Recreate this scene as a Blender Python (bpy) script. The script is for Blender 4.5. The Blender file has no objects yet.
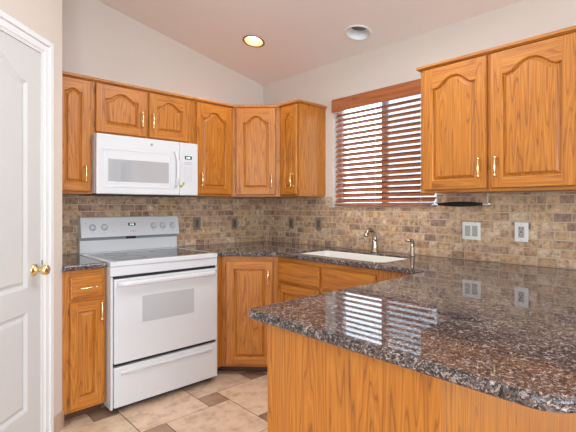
import bpy, bmesh, math, random
from mathutils import Vector, Matrix
PI = math.pi
random.seed(7)
scene = bpy.context.scene
COL = scene.collection

# ------------------------------------------------------------------ camera
cam_d = bpy.data.cameras.new('camera')
cam = bpy.data.objects.new('camera', cam_d); COL.objects.link(cam)
cam.location = (-2.7014, -3.2721, 1.2745)
cam.rotation_euler = (PI/2, 0, -math.radians(42.896))
cam_d.sensor_width = 36; cam_d.lens = 420.4/576*36
cam_d.shift_y = -9.87/576; cam_d.clip_start = 0.05
scene.camera = cam

# ------------------------------------------------------------------ world, exposure
w = bpy.data.worlds.new('daylight'); scene.world = w; w.use_nodes = True
bg = w.node_tree.nodes['Background']
bg.inputs[0].default_value = (0.74, 0.88, 1.0, 1); bg.inputs[1].default_value = 4.8
vs = scene.view_settings
vs.view_transform = 'Standard'; vs.look = 'None'; vs.gamma = 1; vs.use_curve_mapping = False
vs.exposure = 0.12

def area(name, loc, rot, sx, sy, power, color):
    d = bpy.data.lights.new(name, 'AREA'); d.shape = 'RECTANGLE'; d.size = sx; d.size_y = sy
    d.energy = power; d.color = color
    o = bpy.data.objects.new(name, d); COL.objects.link(o); o.location = loc; o.rotation_euler = rot
    return o
# fill lamps added at unseen rear and side openings, then dining window daylight
area('rear_fill_light', (-3.3, -6.93, 1.25), (PI/2, 0, 0), 3.4, 2.2, 90, (0.84, 0.94, 1.08))
area('side_fill_light', (-6.43, -4.2, 1.35), (PI/2, 0, -PI/2), 2.4, 1.9, 20, (0.84, 0.94, 1.08))
area('dining_window_daylight', (0.13, -4.25, 1.45), (PI/2, 0, PI/2), 1.2, 1.2, 14, (0.80, 0.92, 1.1))
def point_lamp(name, loc, power, r, color):
    d = bpy.data.lights.new(name, 'POINT'); d.energy = power; d.shadow_soft_size = r; d.color = color
    o = bpy.data.objects.new(name, d); COL.objects.link(o); o.location = loc
# added fill lamps without fixtures: one over the kitchen floor, one behind the camera
area('kitchen_fill_light', (-1.15, -1.95, 2.66), (0, math.radians(11.5), 0), 0.9, 0.9, 22, (0.90, 0.96, 1.02))
point_lamp('dining_fill_light', (-3.7, -4.3, 2.25), 38, 0.28, (0.90, 0.96, 1.02))

# ------------------------------------------------------------------ materials
def new_mat(name):
    m = bpy.data.materials.new(name); m.use_nodes = True
    nt = m.node_tree; return m, nt, nt.nodes['Principled BSDF']
def nd(nt, typ, **kw):
    n = nt.nodes.new(typ)
    for k, v in kw.items():
        if k in n.inputs: n.inputs[k].default_value = v
        else: setattr(n, k, v)
    return n
def ramp(nt, stops, interp='LINEAR'):
    r = nt.nodes.new('ShaderNodeValToRGB'); cr = r.color_ramp; cr.interpolation = interp
    while len(cr.elements) > 1: cr.elements.remove(cr.elements[-1])
    cr.elements[0].position = stops[0][0]; cr.elements[0].color = (*stops[0][1], 1)
    for p, c in stops[1:]:
        e = cr.elements.new(p); e.color = (*c, 1)
    return r
def plain(name, col, rough=0.5, metal=0.0, bump=0.0, bscale=200, coat=0.0, spec=0.5):
    m, nt, b = new_mat(name)
    b.inputs['Base Color'].default_value = (*col, 1); b.inputs['Roughness'].default_value = rough
    b.inputs['Metallic'].default_value = metal; b.inputs['Coat Weight'].default_value = coat
    b.inputs['Specular IOR Level'].default_value = spec
    tc = nd(nt, 'ShaderNodeTexCoord'); n = nd(nt, 'ShaderNodeTexNoise', Scale=bscale, Detail=3.0)
    nt.links.new(tc.outputs['Object'], n.inputs['Vector'])
    if bump:
        bp = nd(nt, 'ShaderNodeBump', Strength=bump, Distance=0.002)
        nt.links.new(n.outputs['Fac'], bp.inputs['Height']); nt.links.new(bp.outputs['Normal'], b.inputs['Normal'])
    return m
def wood(name, dark, mid, light, axis='Z', rough=0.42, ring=15.0, coat=0.10):
    """open-grained wood: long cathedral figure plus fine dark pores running along one axis"""
    m, nt, b = new_mat(name); L = nt.links.new
    tc = nd(nt, 'ShaderNodeTexCoord'); oi = nd(nt, 'ShaderNodeObjectInfo')
    off = nd(nt, 'ShaderNodeVectorMath', operation='SCALE'); off.inputs['Scale'].default_value = 17.0
    cmb = nd(nt, 'ShaderNodeCombineXYZ'); L(oi.outputs['Random'], cmb.inputs[0]); L(oi.outputs['Random'], cmb.inputs[1]); L(oi.outputs['Random'], cmb.inputs[2])
    L(cmb.outputs[0], off.inputs[0])
    add = nd(nt, 'ShaderNodeVectorMath', operation='ADD'); L(tc.outputs['Object'], add.inputs[0]); L(off.outputs[0], add.inputs[1])
    def scaled(al, ac):
        s = {'Z': (ac, ac, al), 'X': (al, ac, ac), 'Y': (ac, al, ac)}[axis]
        mp = nd(nt, 'ShaderNodeMapping'); mp.inputs['Scale'].default_value = s; L(add.outputs[0], mp.inputs['Vector']); return mp
    a = scaled(0.55, 9.0)
    n1 = nd(nt, 'ShaderNodeTexNoise', Scale=1.5, Detail=2.0, Roughness=0.45); L(a.outputs[0], n1.inputs['Vector'])
    mul = nd(nt, 'ShaderNodeMath', operation='MULTIPLY'); mul.inputs[1].default_value = ring; L(n1.outputs['Fac'], mul.inputs[0])
    fr = nd(nt, 'ShaderNodeMath', operation='PINGPONG'); fr.inputs[1].default_value = 0.5; L(mul.outputs[0], fr.inputs[0])
    c = scaled(4.0, 190.0)
    n2 = nd(nt, 'ShaderNodeTexNoise', Scale=1.0, Detail=3.0, Roughness=0.6); L(c.outputs[0], n2.inputs['Vector'])
    r1 = ramp(nt, [(0.0, dark), (0.22, mid), (0.6, mid), (1.0, light)])
    m2 = nd(nt, 'ShaderNodeMath', operation='MULTIPLY'); m2.inputs[1].default_value = 2.0; L(fr.outputs[0], m2.inputs[0]); L(m2.outputs[0], r1.inputs[0])
    r2 = ramp(nt, [(0.30, (0.70, 0.61, 0.52)), (0.46, (1, 1, 1)), (0.8, (1.10, 1.10, 1.12))]); L(n2.outputs['Fac'], r2.inputs[0])
    mx = nd(nt, 'ShaderNodeMix', data_type='RGBA', blend_type='MULTIPLY'); mx.inputs[0].default_value = 1.0
    L(r1.outputs[0], mx.inputs[6]); L(r2.outputs[0], mx.inputs[7]); L(mx.outputs[2], b.inputs['Base Color'])
    bp = nd(nt, 'ShaderNodeBump', Strength=0.12, Distance=0.001); L(n2.outputs['Fac'], bp.inputs['Height']); L(bp.outputs[0], b.inputs['Normal'])
    b.inputs['Roughness'].default_value = rough; b.inputs['Coat Weight'].default_value = coat; b.inputs['Coat Roughness'].default_value = 0.25
    return m
OD, OM, OL = (0.27, 0.080, 0.011), (0.465, 0.158, 0.015), (0.54, 0.20, 0.024)
M = {}
M['oakV'] = wood('oak_vertical_grain', OD, OM, OL, 'Z')
M['oakH'] = wood('oak_cross_grain', tuple(c*1.25 for c in OD), OM, OL, 'X', ring=9.0)
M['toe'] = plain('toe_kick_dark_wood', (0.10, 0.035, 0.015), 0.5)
M['cabin'] = plain('cabinet_underside_wood', (0.33, 0.15, 0.05), 0.5)
M['blind'] = wood('blind_wood', (0.28, 0.07, 0.020), (0.40, 0.118, 0.036), (0.46, 0.15, 0.05), 'Y', rough=0.32, ring=8, coat=0.45)
M['white'] = plain('white_enamel', (0.68, 0.69, 0.70), 0.18, coat=0.5)
M['whitep'] = plain('white_plastic', (0.66, 0.67, 0.68), 0.35)
M['doorw'] = plain('white_door_paint', (0.63, 0.63, 0.62), 0.38, bump=0.08)
M['trimw'] = plain('white_trim_paint', (0.80, 0.80, 0.79), 0.3)
M['wall'] = plain('beige_wall_paint', (0.68, 0.60, 0.525), 0.85, bump=0.35, bscale=90)
M['ceil'] = plain('ceiling_paint', (0.88, 0.795, 0.735), 0.9, bump=0.4, bscale=70)
M['brass'] = plain('polished_brass', (0.93, 0.72, 0.38), 0.16, 1.0)
M['nickel'] = plain('brushed_nickel', (0.46, 0.41, 0.34), 0.24, 1.0)
M['black'] = plain('black_plastic', (0.012, 0.012, 0.012), 0.35)
M['matblack'] = plain('black_grip', (0.010, 0.010, 0.010), 0.55, spec=0.3)
M['steel'] = plain('pale_steel', (0.86, 0.84, 0.80), 0.25, 0.8)
M['hinge'] = plain('antique_brass', (0.20, 0.12, 0.05), 0.35, 0.8)
M['gap'] = plain('dark_gap', (0.02, 0.02, 0.022), 0.6)
M['glassblk'] = plain('black_ceramic_glass', (0.02, 0.022, 0.026), 0.06, spec=0.8)
M['ring'] = plain('burner_ring_print', (0.10, 0.10, 0.11), 0.12)
M['ovenglass'] = plain('grey_oven_glass', (0.50, 0.51, 0.52), 0.10, coat=0.6)
M['grey'] = plain('grey_print', (0.30, 0.31, 0.33), 0.5)
M['lgrey'] = plain('light_grey_plastic', (0.58, 0.58, 0.60), 0.35)
M['sink'] = plain('cream_sink', (0.80, 0.77, 0.70), 0.2, coat=0.4)
M['platew'] = plain('white_cover_plate', (0.78, 0.76, 0.72), 0.35)
M['platet'] = plain('taupe_cover_plate', (0.24, 0.185, 0.135), 0.45, bump=0.2)
M['platetd'] = plain('dark_taupe_insert', (0.13, 0.10, 0.075), 0.4)
M['switchg'] = plain('grey_insert', (0.40, 0.38, 0.34), 0.35)  # grey plastic of the rockers and the white outlet's receptacle
M['vinyl'] = plain('white_vinyl', (0.8, 0.8, 0.8), 0.35)
M['green'] = plain('yellow_green', (0.45, 0.45, 0.12), 0.5)
def dark_gloss(name, col):
    m = plain(name, col, 0.12, coat=1.0); b = m.node_tree.nodes['Principled BSDF']
    b.inputs['Coat IOR'].default_value = 1.75; b.inputs['Coat Roughness'].default_value = 0.03; return m
M['mwglass'] = dark_gloss('grey_screened_glass', (0.40, 0.41, 0.42))
def emis(name, col, s):
    m, nt, b = new_mat(name); b.inputs['Emission Color'].default_value = (*col, 1); b.inputs['Emission Strength'].default_value = s
    b.inputs['Base Color'].default_value = (*col, 1); return m
M['bulb'] = emis('lit_bulb', (1.0, 0.90, 0.74), 7.0)
M['digits'] = emis('display_digits', (0.7, 0.9, 0.85), 1.2)
M['gold'] = plain('gold_reflector', (0.95, 0.66, 0.36), 0.3, 0.6)
M['lens'] = plain('grey_lens', (0.16, 0.14, 0.12), 0.4)
def glass():
    m, nt, b = new_mat('window_glass'); L = nt.links.new
    g = nd(nt, 'ShaderNodeBsdfGlossy', Roughness=0.02); t = nd(nt, 'ShaderNodeBsdfTransparent')
    f = nd(nt, 'ShaderNodeFresnel', IOR=1.45); mx = nd(nt, 'ShaderNodeMixShader')
    L(f.outputs[0], mx.inputs[0]); L(t.outputs[0], mx.inputs[1]); L(g.outputs[0], mx.inputs[2])
    L(mx.outputs[0], nt.nodes['Material Output'].inputs[0]); return m
M['glass'] = glass()
def screen_mesh():
    m, nt, b = new_mat('insect_screen_mesh'); L = nt.links.new
    t = nd(nt, 'ShaderNodeBsdfTransparent'); d = nd(nt, 'ShaderNodeBsdfDiffuse'); d.inputs[0].default_value = (0.04, 0.04, 0.045, 1)
    mx = nd(nt, 'ShaderNodeMixShader'); mx.inputs[0].default_value = 0.45
    L(t.outputs[0], mx.inputs[1]); L(d.outputs[0], mx.inputs[2]); L(mx.outputs[0], nt.nodes['Material Output'].inputs[0]); return m
M['screen'] = screen_mesh()
def granite():
    m, nt, b = new_mat('speckled_brown_granite'); L = nt.links.new
    tc = nd(nt, 'ShaderNodeTexCoord')
    n = nd(nt, 'ShaderNodeTexNoise', Scale=45.0, Detail=3.0); L(tc.outputs['Object'], n.inputs['Vector'])
    mxv = nd(nt, 'ShaderNodeMix', data_type='VECTOR'); mxv.inputs[0].default_value = 0.035
    L(tc.outputs['Object'], mxv.inputs[4]); L(n.outputs['Color'], mxv.inputs[5])
    v1 = nd(nt, 'ShaderNodeTexVoronoi', Scale=150.0); L(mxv.outputs[1], v1.inputs['Vector'])
    v2 = nd(nt, 'ShaderNodeTexVoronoi', Scale=300.0); L(mxv.outputs[1], v2.inputs['Vector'])
    s1 = nd(nt, 'ShaderNodeSeparateColor'); L(v1.outputs['Color'], s1.inputs[0])
    s2 = nd(nt, 'ShaderNodeSeparateColor'); L(v2.outputs['Color'], s2.inputs[0])
    r1 = ramp(nt, [(0.0, (0.008, 0.009, 0.010)), (0.30, (0.035, 0.030, 0.030)), (0.46, (0.085, 0.056, 0.048)), (0.60, (0.15, 0.11, 0.098)), (0.74, (0.12, 0.125, 0.13)), (0.88, (0.46, 0.40, 0.37))], 'CONSTANT')
    r2 = ramp(nt, [(0.0, (0.010, 0.012, 0.013)), (0.34, (0.10, 0.062, 0.05)), (0.56, (0.06, 0.06, 0.065)), (0.74, (0.26, 0.20, 0.175)), (0.90, (0.52, 0.48, 0.46))], 'CONSTANT')
    L(s1.outputs[0], r1.inputs[0]); L(s2.outputs[1], r2.inputs[0])
    mx = nd(nt, 'ShaderNodeMix', data_type='RGBA'); mx.inputs[0].default_value = 0.45
    L(r1.outputs[0], mx.inputs[6]); L(r2.outputs[0], mx.inputs[7])
    n3 = nd(nt, 'ShaderNodeTexNoise', Scale=7.0, Detail=2.0); L(tc.outputs['Object'], n3.inputs['Vector'])
    r3 = ramp(nt, [(0.35, (0.72, 0.72, 0.76)), (0.65, (1.2, 1.12, 1.08))]); L(n3.outputs['Fac'], r3.inputs[0])
    m3 = nd(nt, 'ShaderNodeMix', data_type='RGBA', blend_type='MULTIPLY'); m3.inputs[0].default_value = 1.0
    L(mx.outputs[2], m3.inputs[6]); L(r3.outputs[0], m3.inputs[7]); L(m3.outputs[2], b.inputs['Base Color'])
    b.inputs['Roughness'].default_value = 0.025; b.inputs['Specular IOR Level'].default_value = 0.5
    return m
M['granite'] = granite()
def stone(name, scale, rough, lo, hi, pit=0.0, bump=0.3):
    """stone tile: colour of each tile from its attribute, mottled by noise"""
    m, nt, b = new_mat(name); L = nt.links.new
    tc = nd(nt, 'ShaderNodeTexCoord'); at = nd(nt, 'ShaderNodeAttribute', attribute_name='tile')
    n = nd(nt, 'ShaderNodeTexNoise', Scale=scale, Detail=5.0, Roughness=0.65); L(tc.outputs['Object'], n.inputs['Vector'])
    r = ramp(nt, [(0.3, lo), (0.5, (1, 1, 1)), (0.72, hi)]); L(n.outputs['Fac'], r.inputs[0])
    mx = nd(nt, 'ShaderNodeMix', data_type='RGBA', blend_type='MULTIPLY'); mx.inputs[0].default_value = 1.0
    L(at.outputs['Color'], mx.inputs[6]); L(r.outputs[0], mx.inputs[7])
    L(mx.outputs[2], b.inputs['Base Color']); b.inputs['Roughness'].default_value = rough
    bp = nd(nt, 'ShaderNodeBump', Strength=bump, Distance=0.003); L(n.outputs['Fac'], bp.inputs['Height']); L(bp.outputs[0], b.inputs['Normal'])
    return m
M['trav'] = stone('tumbled_travertine', 34, 0.6, (0.42, 0.34, 0.29), (1.42, 1.44, 1.45), bump=0.6)
M['floort'] = stone('ceramic_floor_tile', 11, 0.38, (0.66, 0.58, 0.50), (1.16, 1.18, 1.2), bump=0.15)
M['grout'] = plain('sand_grout', (0.56, 0.43, 0.31), 0.9, bump=0.4)
M['fgrout'] = plain('brown_floor_grout', (0.15, 0.085, 0.048), 0.9, bump=0.4)

# ------------------------------------------------------------------ mesh builder
class MB:
    def __init__(s): s.bm = bmesh.new(); s.lay = None
    def _c(s, faces, mi, smooth=False):
        for f in faces: f.material_index = mi; f.smooth = smooth
    def box(s, x0, x1, y0, y1, z0, z1, mi=0, bev=0.0, seg=2):
        if x0 > x1: x0, x1 = x1, x0
        if y0 > y1: y0, y1 = y1, y0
        if z0 > z1: z0, z1 = z1, z0
        r = bmesh.ops.create_cube(s.bm, size=1.0)
        for v in r['verts']:
            v.co = Vector(((x0+x1)/2+v.co.x*(x1-x0), (y0+y1)/2+v.co.y*(y1-y0), (z0+z1)/2+v.co.z*(z1-z0)))
        fs = {f for v in r['verts'] for f in v.link_faces}
        if bev:
            es = {e for v in r['verts'] for e in v.link_edges}
            r2 = bmesh.ops.bevel(s.bm, geom=list(es), offset=bev, segments=seg, profile=0.5, affect='EDGES')
            fs = {f for v in r2['verts'] for f in v.link_faces} | {f for f in fs if f.is_valid}
        s._c(fs, mi); return list(fs)
    def loft(s, rings, mi=0, cap=True, smooth=True, close=True):
        vr = [[s.bm.verts.new(p) for p in r] for r in rings]; fs = []
        n = len(vr[0])
        for a, b in zip(vr, vr[1:]):
            for i in range(n if close else n-1):
                j = (i+1) % n; fs.append(s.bm.faces.new((a[i], a[j], b[j], b[i])))
        s._c(fs, mi, smooth)
        if cap:
            c = [s.bm.faces.new(list(reversed(vr[0]))), s.bm.faces.new(vr[-1])]; s._c(c, mi); fs += c
        return fs
    def tube(s, pts, rad, mi=0, n=12, cap=True):
        pts = [Vector(p) for p in pts]; rad = rad if isinstance(rad, (list, tuple)) else [rad]*len(pts)
        rings = []; up = None
        for i, p in enumerate(pts):
            t = (pts[min(i+1, len(pts)-1)]-pts[max(i-1, 0)]).normalized()
            if up is None: up = Vector((0, 0, 1)) if abs(t.z) < 0.9 else Vector((1, 0, 0))
            a = t.cross(up).normalized(); bb = a.cross(t).normalized(); up = bb
            rings.append([p+(a*math.cos(2*PI*k/n)+bb*math.sin(2*PI*k/n))*rad[i] for k in range(n)])
        return s.loft(rings, mi, cap)
    def lathe(s, prof, org, ax=(0, 0, 1), mi=0, n=24, cap=True):
        """prof: (radius, height along ax)"""
        ax = Vector(ax).normalized(); u = ax.orthogonal().normalized(); v = ax.cross(u); org = Vector(org)
        rings = [[org+ax*h+(u*math.cos(2*PI*k/n)+v*math.sin(2*PI*k/n))*max(r, 1e-4) for k in range(n)] for r, h in prof]
        return s.loft(rings, mi, cap)
    def poly(s, pts, z0, z1, holes=(), mi=0):
        """flat slab from an outline with optional holes"""
        tmp = bmesh.new(); es = []
        for lp in [pts]+list(holes):
            vs_ = [tmp.verts.new((p[0], p[1], z0)) for p in lp]
            es += [tmp.edges.new((vs_[i], vs_[(i+1) % len(vs_)])) for i in range(len(vs_))]
        bmesh.ops.triangle_fill(tmp, edges=es, use_beauty=True)
        bmesh.ops.dissolve_limit(tmp, angle_limit=0.01, verts=tmp.verts, edges=[e for e in tmp.edges if len(e.link_faces) == 2])
        r = bmesh.ops.extrude_face_region(tmp, geom=tmp.faces[:])
        for v in [g for g in r['geom'] if isinstance(g, bmesh.types.BMVert)]: v.co.z = z1
        bmesh.ops.recalc_face_normals(tmp, faces=tmp.faces)
        me = bpy.data.meshes.new('t'); tmp.to_mesh(me); tmp.free()
        k = len(s.bm.faces); s.bm.from_mesh(me); bpy.data.meshes.remove(me); s.bm.faces.ensure_lookup_table()
        s._c(s.bm.faces[k:], mi)
    def build(s, name, mats, parent=None, loc=(0, 0, 0), rotz=0.0, bevel=0.0, bseg=2, recalc=True):
        if recalc: bmesh.ops.recalc_face_normals(s.bm, faces=s.bm.faces)
        me = bpy.data.meshes.new(name); s.bm.to_mesh(me); s.bm.free()
        for m in (mats if isinstance(mats, (list, tuple)) else [mats]): me.materials.append(m)
        o = bpy.data.objects.new(name, me); COL.objects.link(o)
        o.location = loc; o.rotation_euler = (0, 0, rotz)
        if parent: o.parent = parent
        if bevel:
            md = o.modifiers.new('bevel', 'BEVEL'); md.width = bevel; md.segments = bseg; md.limit_method = 'ANGLE'; md.angle_limit = math.radians(45); md.harden_normals = False
        return o
def bx(name, b, mat, parent=None, bev=0.0, loc=(0, 0, 0)):
    m = MB(); m.box(*b, bev=bev); return m.build(name, mat, parent, loc)
def tag(o, label, cat, group=None):
    o['label'] = label; o['category'] = cat
    if group: o['group'] = group
    return o
def struct(o): o['kind'] = 'structure'; return o
def thing(name, label, cat, loc=(0, 0, 0), rotz=0.0, group=None):
    o = bpy.data.objects.new(name, None); COL.objects.link(o); o.empty_display_size = 0.1
    o.location = loc; o.rotation_euler = (0, 0, rotz); return tag(o, label, cat, group)

# ------------------------------------------------------------------ the room
SL = 0.2031; ZC = 2.485
def cz(x): return ZC - SL*x
KX, KY = -2.006, -0.614            # outer corner of the pantry wall
UB = 1.356                          # underside of the wall cabinets
CT = 0.931; CB = 0.899              # granite top and underside
WY0, WY1, WZ0, WZ1 = -1.86, -0.922, 1.267, 2.162   # kitchen window opening
VY0, VY1, VZ0, VZ1 = -4.85, -3.62, 0.85, 2.05      # dining window opening

# floor: grout bed with hopscotch tiling in one mesh
m = MB(); m.box(-6.5, 0, -7.0, 0.0, -0.06, -0.003, 0)
lay = m.bm.loops.layers.float_color.new('tile')
A_, B_ = 0.452, 0.149; g = 0.0028
def ftile(x0, y0, s_, col, mi=1):
    x1, y1 = x0+s_, y0+s_
    if x1 < -4.6 or x0 > 0.0 or y0 > 0 or y1 < -4.6: return
    x0 = max(x0+g, -6.5); y0 += g; x1 = min(x1-g, -0.001); y1 = min(y1-g, -0.001)
    if x1-x0 < 0.01 or y1-y0 < 0.01: return
    b_ = 0.0015
    lo = [m.bm.verts.new(p) for p in ((x0, y0, -0.004), (x1, y0, -0.004), (x1, y1, -0.004), (x0, y1, -0.004))]
    hi = [m.bm.verts.new(p) for p in ((x0+b_, y0+b_, 0), (x1-b_, y0+b_, 0), (x1-b_, y1-b_, 0), (x0+b_, y1-b_, 0))]
    fs = [m.bm.faces.new(hi)]+[m.bm.faces.new((lo[i], lo[(i+1) % 4], hi[(i+1) % 4], hi[i])) for i in range(4)]
    for f in fs:
        f.material_index = mi
        for l in f.loops: l[lay] = (*col, 1)
for i in range(-12, 13):
    for j in range(-12, 13):
        ox = -1.245+i*A_-j*B_; oy = -0.974+i*B_+j*A_
        k = random.uniform(0.93, 1.07); k2 = random.uniform(0.85, 1.1)
        ftile(ox, oy, B_, (0.36*k2, 0.225*k2, 0.14*k2))
        ftile(ox+B_, oy+B_-A_, A_, (0.72*k, 0.53*k*random.uniform(.97, 1.02), 0.375*k))
struct(m.build('floor', [M['fgrout'], M['floort']]))

def wall_with_openings(name, horizontal_axis, lo, hi, pos0, pos1, z1f, openings):
    """wall of boxes round rectangular openings; z1f gives the height"""
    mb = MB(); cuts = sorted({lo, hi, *[o[0] for o in openings], *[o[1] for o in openings]})
    for a, b in zip(cuts, cuts[1:]):
        op = [o for o in openings if o[0] <= a+1e-6 and o[1] >= b-1e-6]
        spans = [(-0.06, z1f)] if not op else [(-0.06, op[0][2]), (op[0][3], z1f)]
        for s0, s1 in spans:
            if s1-s0 < 0.005: continue
            if horizontal_axis == 'y': mb.box(pos0, pos1, a, b, s0, s1)
            else: mb.box(a, b, pos0, pos1, s0, s1)
    return struct(mb.build(name, M['wall']))
wall_with_openings('wall_right', 'y', -7.0, 0.15, 0.0, 0.15, cz(0)+0.03, [(WY0, WY1, WZ0, WZ1), (VY0, VY1, VZ0, VZ1)])
def gable(name, y0, y1, xa, xb, openings=()):
    """wall along x whose top follows the sloping ceiling"""
    mb = MB(); cuts = sorted({xa, xb, *[o[0] for o in openings], *[o[1] for o in openings]})
    for a, b in zip(cuts, cuts[1:]):
        op = [o for o in openings if o[0] <= a+1e-6 and o[1] >= b-1e-6]
        segs = [(-0.06, None)] if not op else ([(-0.06, op[0][2])] if op[0][2] > 0.01 else []) + [(op[0][3], None)]
        for s0, s1 in segs:
            za = cz(a)+0.03 if s1 is None and not op else (s1 if s1 else cz(a)+0.03); zb = cz(b)+0.03 if (s1 is None) else s1
            if op and s0 == -0.06: za = zb = op[0][2]
            pr_ = [(a, y0, s0), (b, y0, s0), (b, y0, zb), (a, y0, za)]
            v0 = [mb.bm.verts.new(p) for p in pr_]; v1 = [mb.bm.verts.new((p[0], y1, p[2])) for p in pr_]
            mb.bm.faces.new(v0); mb.bm.faces.new(list(reversed(v1)))
            for i in range(4): mb.bm.faces.new((v0[(i+1) % 4], v0[i], v1[i], v1[(i+1) % 4]))
    return struct(mb.build(name, M['wall']))
gable('wall_back', 0.0, 0.15, KX-0.12, 0.0)
gable('wall_front', -7.15, -7.0, -6.5, 0.15, [(-5.0, -1.6, 0.0, 2.35)])
wall_with_openings('wall_far', 'y', -7.0, -1.45, -6.65, -6.5, cz(-6.5)+0.03, [(-5.4, -3.0, 0.4, 2.3)])
# pantry wall: a return beside the cabinets, a 45 degree face with the door, then on to the left
r2 = math.sqrt(0.5); TH = 0.115
S0, S1, DH = 0.195, 0.965, 2.082    # door opening along the diagonal and its head height
def diag(s, out=0.0): return (KX-s*r2+out*r2, KY-s*r2-out*r2)
mb = MB()
def prism(mb, pts, z0, z1, mi=0, slope=False):
    b_ = [mb.bm.verts.new((p[0], p[1], z0)) for p in pts]; t_ = [mb.bm.verts.new((p[0], p[1], (cz(p[0])+0.03) if slope else z1)) for p in pts]
    fs = [mb.bm.faces.new(list(reversed(b_))), mb.bm.faces.new(t_)]
    for i in range(len(pts)): fs.append(mb.bm.faces.new((b_[i], b_[(i+1) % len(pts)], t_[(i+1) % len(pts)], t_[i])))
    for f in fs: f.material_index = mi
SE = 1.3
prism(mb, [(KX, 0.0), (KX-TH, 0.0), (KX-TH, KY+0.05), diag(0), ], -0.06, 0, slope=True)
prism(mb, [diag(0), (KX-TH, KY+0.05), diag(S0, -TH), diag(S0)], -0.06, 0, slope=True)
prism(mb, [diag(S0), diag(S0, -TH), diag(S1, -TH), diag(S1)], DH+0.012, 0, slope=True)
prism(mb, [diag(S1), diag(S1, -TH), diag(SE, -TH), diag(SE)], -0.06, 0, slope=True)
struct(mb.build('wall_pantry', M['wall']))
ex, ey = diag(SE)
gable('wall_left', ey-0.001, ey+TH, -6.5, ex)
# sloping ceiling with two round cut-outs for the recessed lights
LIGHTS = [(-0.594, -0.597, 0.080), (-0.247, -1.382, 0.088)]
def circ(cx_, cy_, r, n=32): return [(cx_+r*math.cos(2*PI*k/n), cy_+r*math.sin(2*PI*k/n)) for k in range(n)]
mb = MB(); mb.poly([(-6.65, -7.15), (0.15, -7.15), (0.15, 0.15), (-6.65, 0.15)], 0, 0.02, [circ(*l) for l in LIGHTS])
for v in mb.bm.verts: v.co.z += cz(v.co.x)
struct(mb.build('ceiling', M['ceil']))

# stone backsplash, one mesh per wall with single tiles
PAL = [(0.54, 0.36, 0.215), (0.58, 0.395, 0.245), (0.50, 0.315, 0.175), (0.44, 0.27, 0.155), (0.60, 0.43, 0.285), (0.36, 0.22, 0.14), (0.49, 0.315, 0.21), (0.55, 0.35, 0.185), (0.31, 0.195, 0.135), (0.44, 0.285, 0.19)]
WGT = [5, 4, 4, 3, 3, 2, 3, 3, 1, 2]
def backsplash(name, length, z0, z1, cut, place, rng, tone=1.0, shift=0):
    mb = MB(); lay = mb.bm.loops.layers.float_color.new('tile')
    H = 0.0508; rows = int((z1-z0)/H)+1
    def quad(u0, u1, a, b, d, col, mi):
        e = 0.003 if mi else 0
        P = [(u0, a), (u1, a), (u1, b), (u0, b)]; Q = [(u0+e, a+e), (u1-e, a+e), (u1-e, b-e), (u0+e, b-e)]
        lo = [mb.bm.verts.new(place(u, 0.004 if mi else 0.0, z)) for u, z in P]; hi = [mb.bm.verts.new(place(u, d, z)) for u, z in Q]
        fs = [mb.bm.faces.new(hi)]+[mb.bm.faces.new((lo[i], lo[(i+1) % 4], hi[(i+1) % 4], hi[i])) for i in range(4)]
        for f in fs:
            f.material_index = mi
            for l in f.loops: l[lay] = (*col, 1)
    def clipq(u0, u1, a, b, d, col, mi):
        """remove the opening from the piece"""
        if not cut or u1 <= cut[0] or u0 >= cut[1] or b <= cut[2]: quad(u0, u1, a, b, d, col, mi); return
        if a < cut[2]-0.006: quad(u0, u1, a, cut[2]-0.002, d, col, mi); return
        if u0 < cut[0]-0.006: quad(u0, cut[0]-0.002, a, b, d, col, mi)
        if u1 > cut[1]+0.006: quad(cut[1]+0.002, u1, a, b, d, col, mi)
    if cut:
        for q in ((0, cut[0], z0, z1), (cut[0], cut[1], z0, cut[2]), (cut[1], length, z0, z1)): quad(q[0], q[1], q[2], q[3], 0.0065, (1, 1, 1), 0)
    else: quad(0, length, z0, z1, 0.0065, (1, 1, 1), 0)
    for r_ in range(rows):
        a = z0+r_*H; b = min(a+H, z1)
        if b-a < 0.012: continue
        u = -rng.uniform(0, 0.08)
        while u < length:
            wd = rng.choice([0.05, 0.06, 0.076, 0.09, 0.102, 0.102, 0.115])
            k = rng.uniform(0.88, 1.1)*tone; c = rng.choices(PAL, WGT)[0]; col = tuple(x*k for x in c)
            u0, u1 = max(u, 0)+0.0022, min(u+wd, length)-0.0022
            if u1-u0 > 0.012: clipq(u0, u1, a+0.0022, b-0.0022, 0.010+rng.uniform(-0.001, 0.0015), col, 1)
            u += wd
    return struct(mb.build(name, [M['grout'], M['trav']]))
rg = random.Random(3)
backsplash('wall_back_backsplash', 2.006-0.001, CT, UB, None, lambda u, d, z: (-2.005+u, -d, z), rg)
backsplash('wall_right_backsplash', 3.5, CT, UB, (-WY1, -WY0, WZ0), lambda u, d, z: (-d, -u, z), rg)

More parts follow.
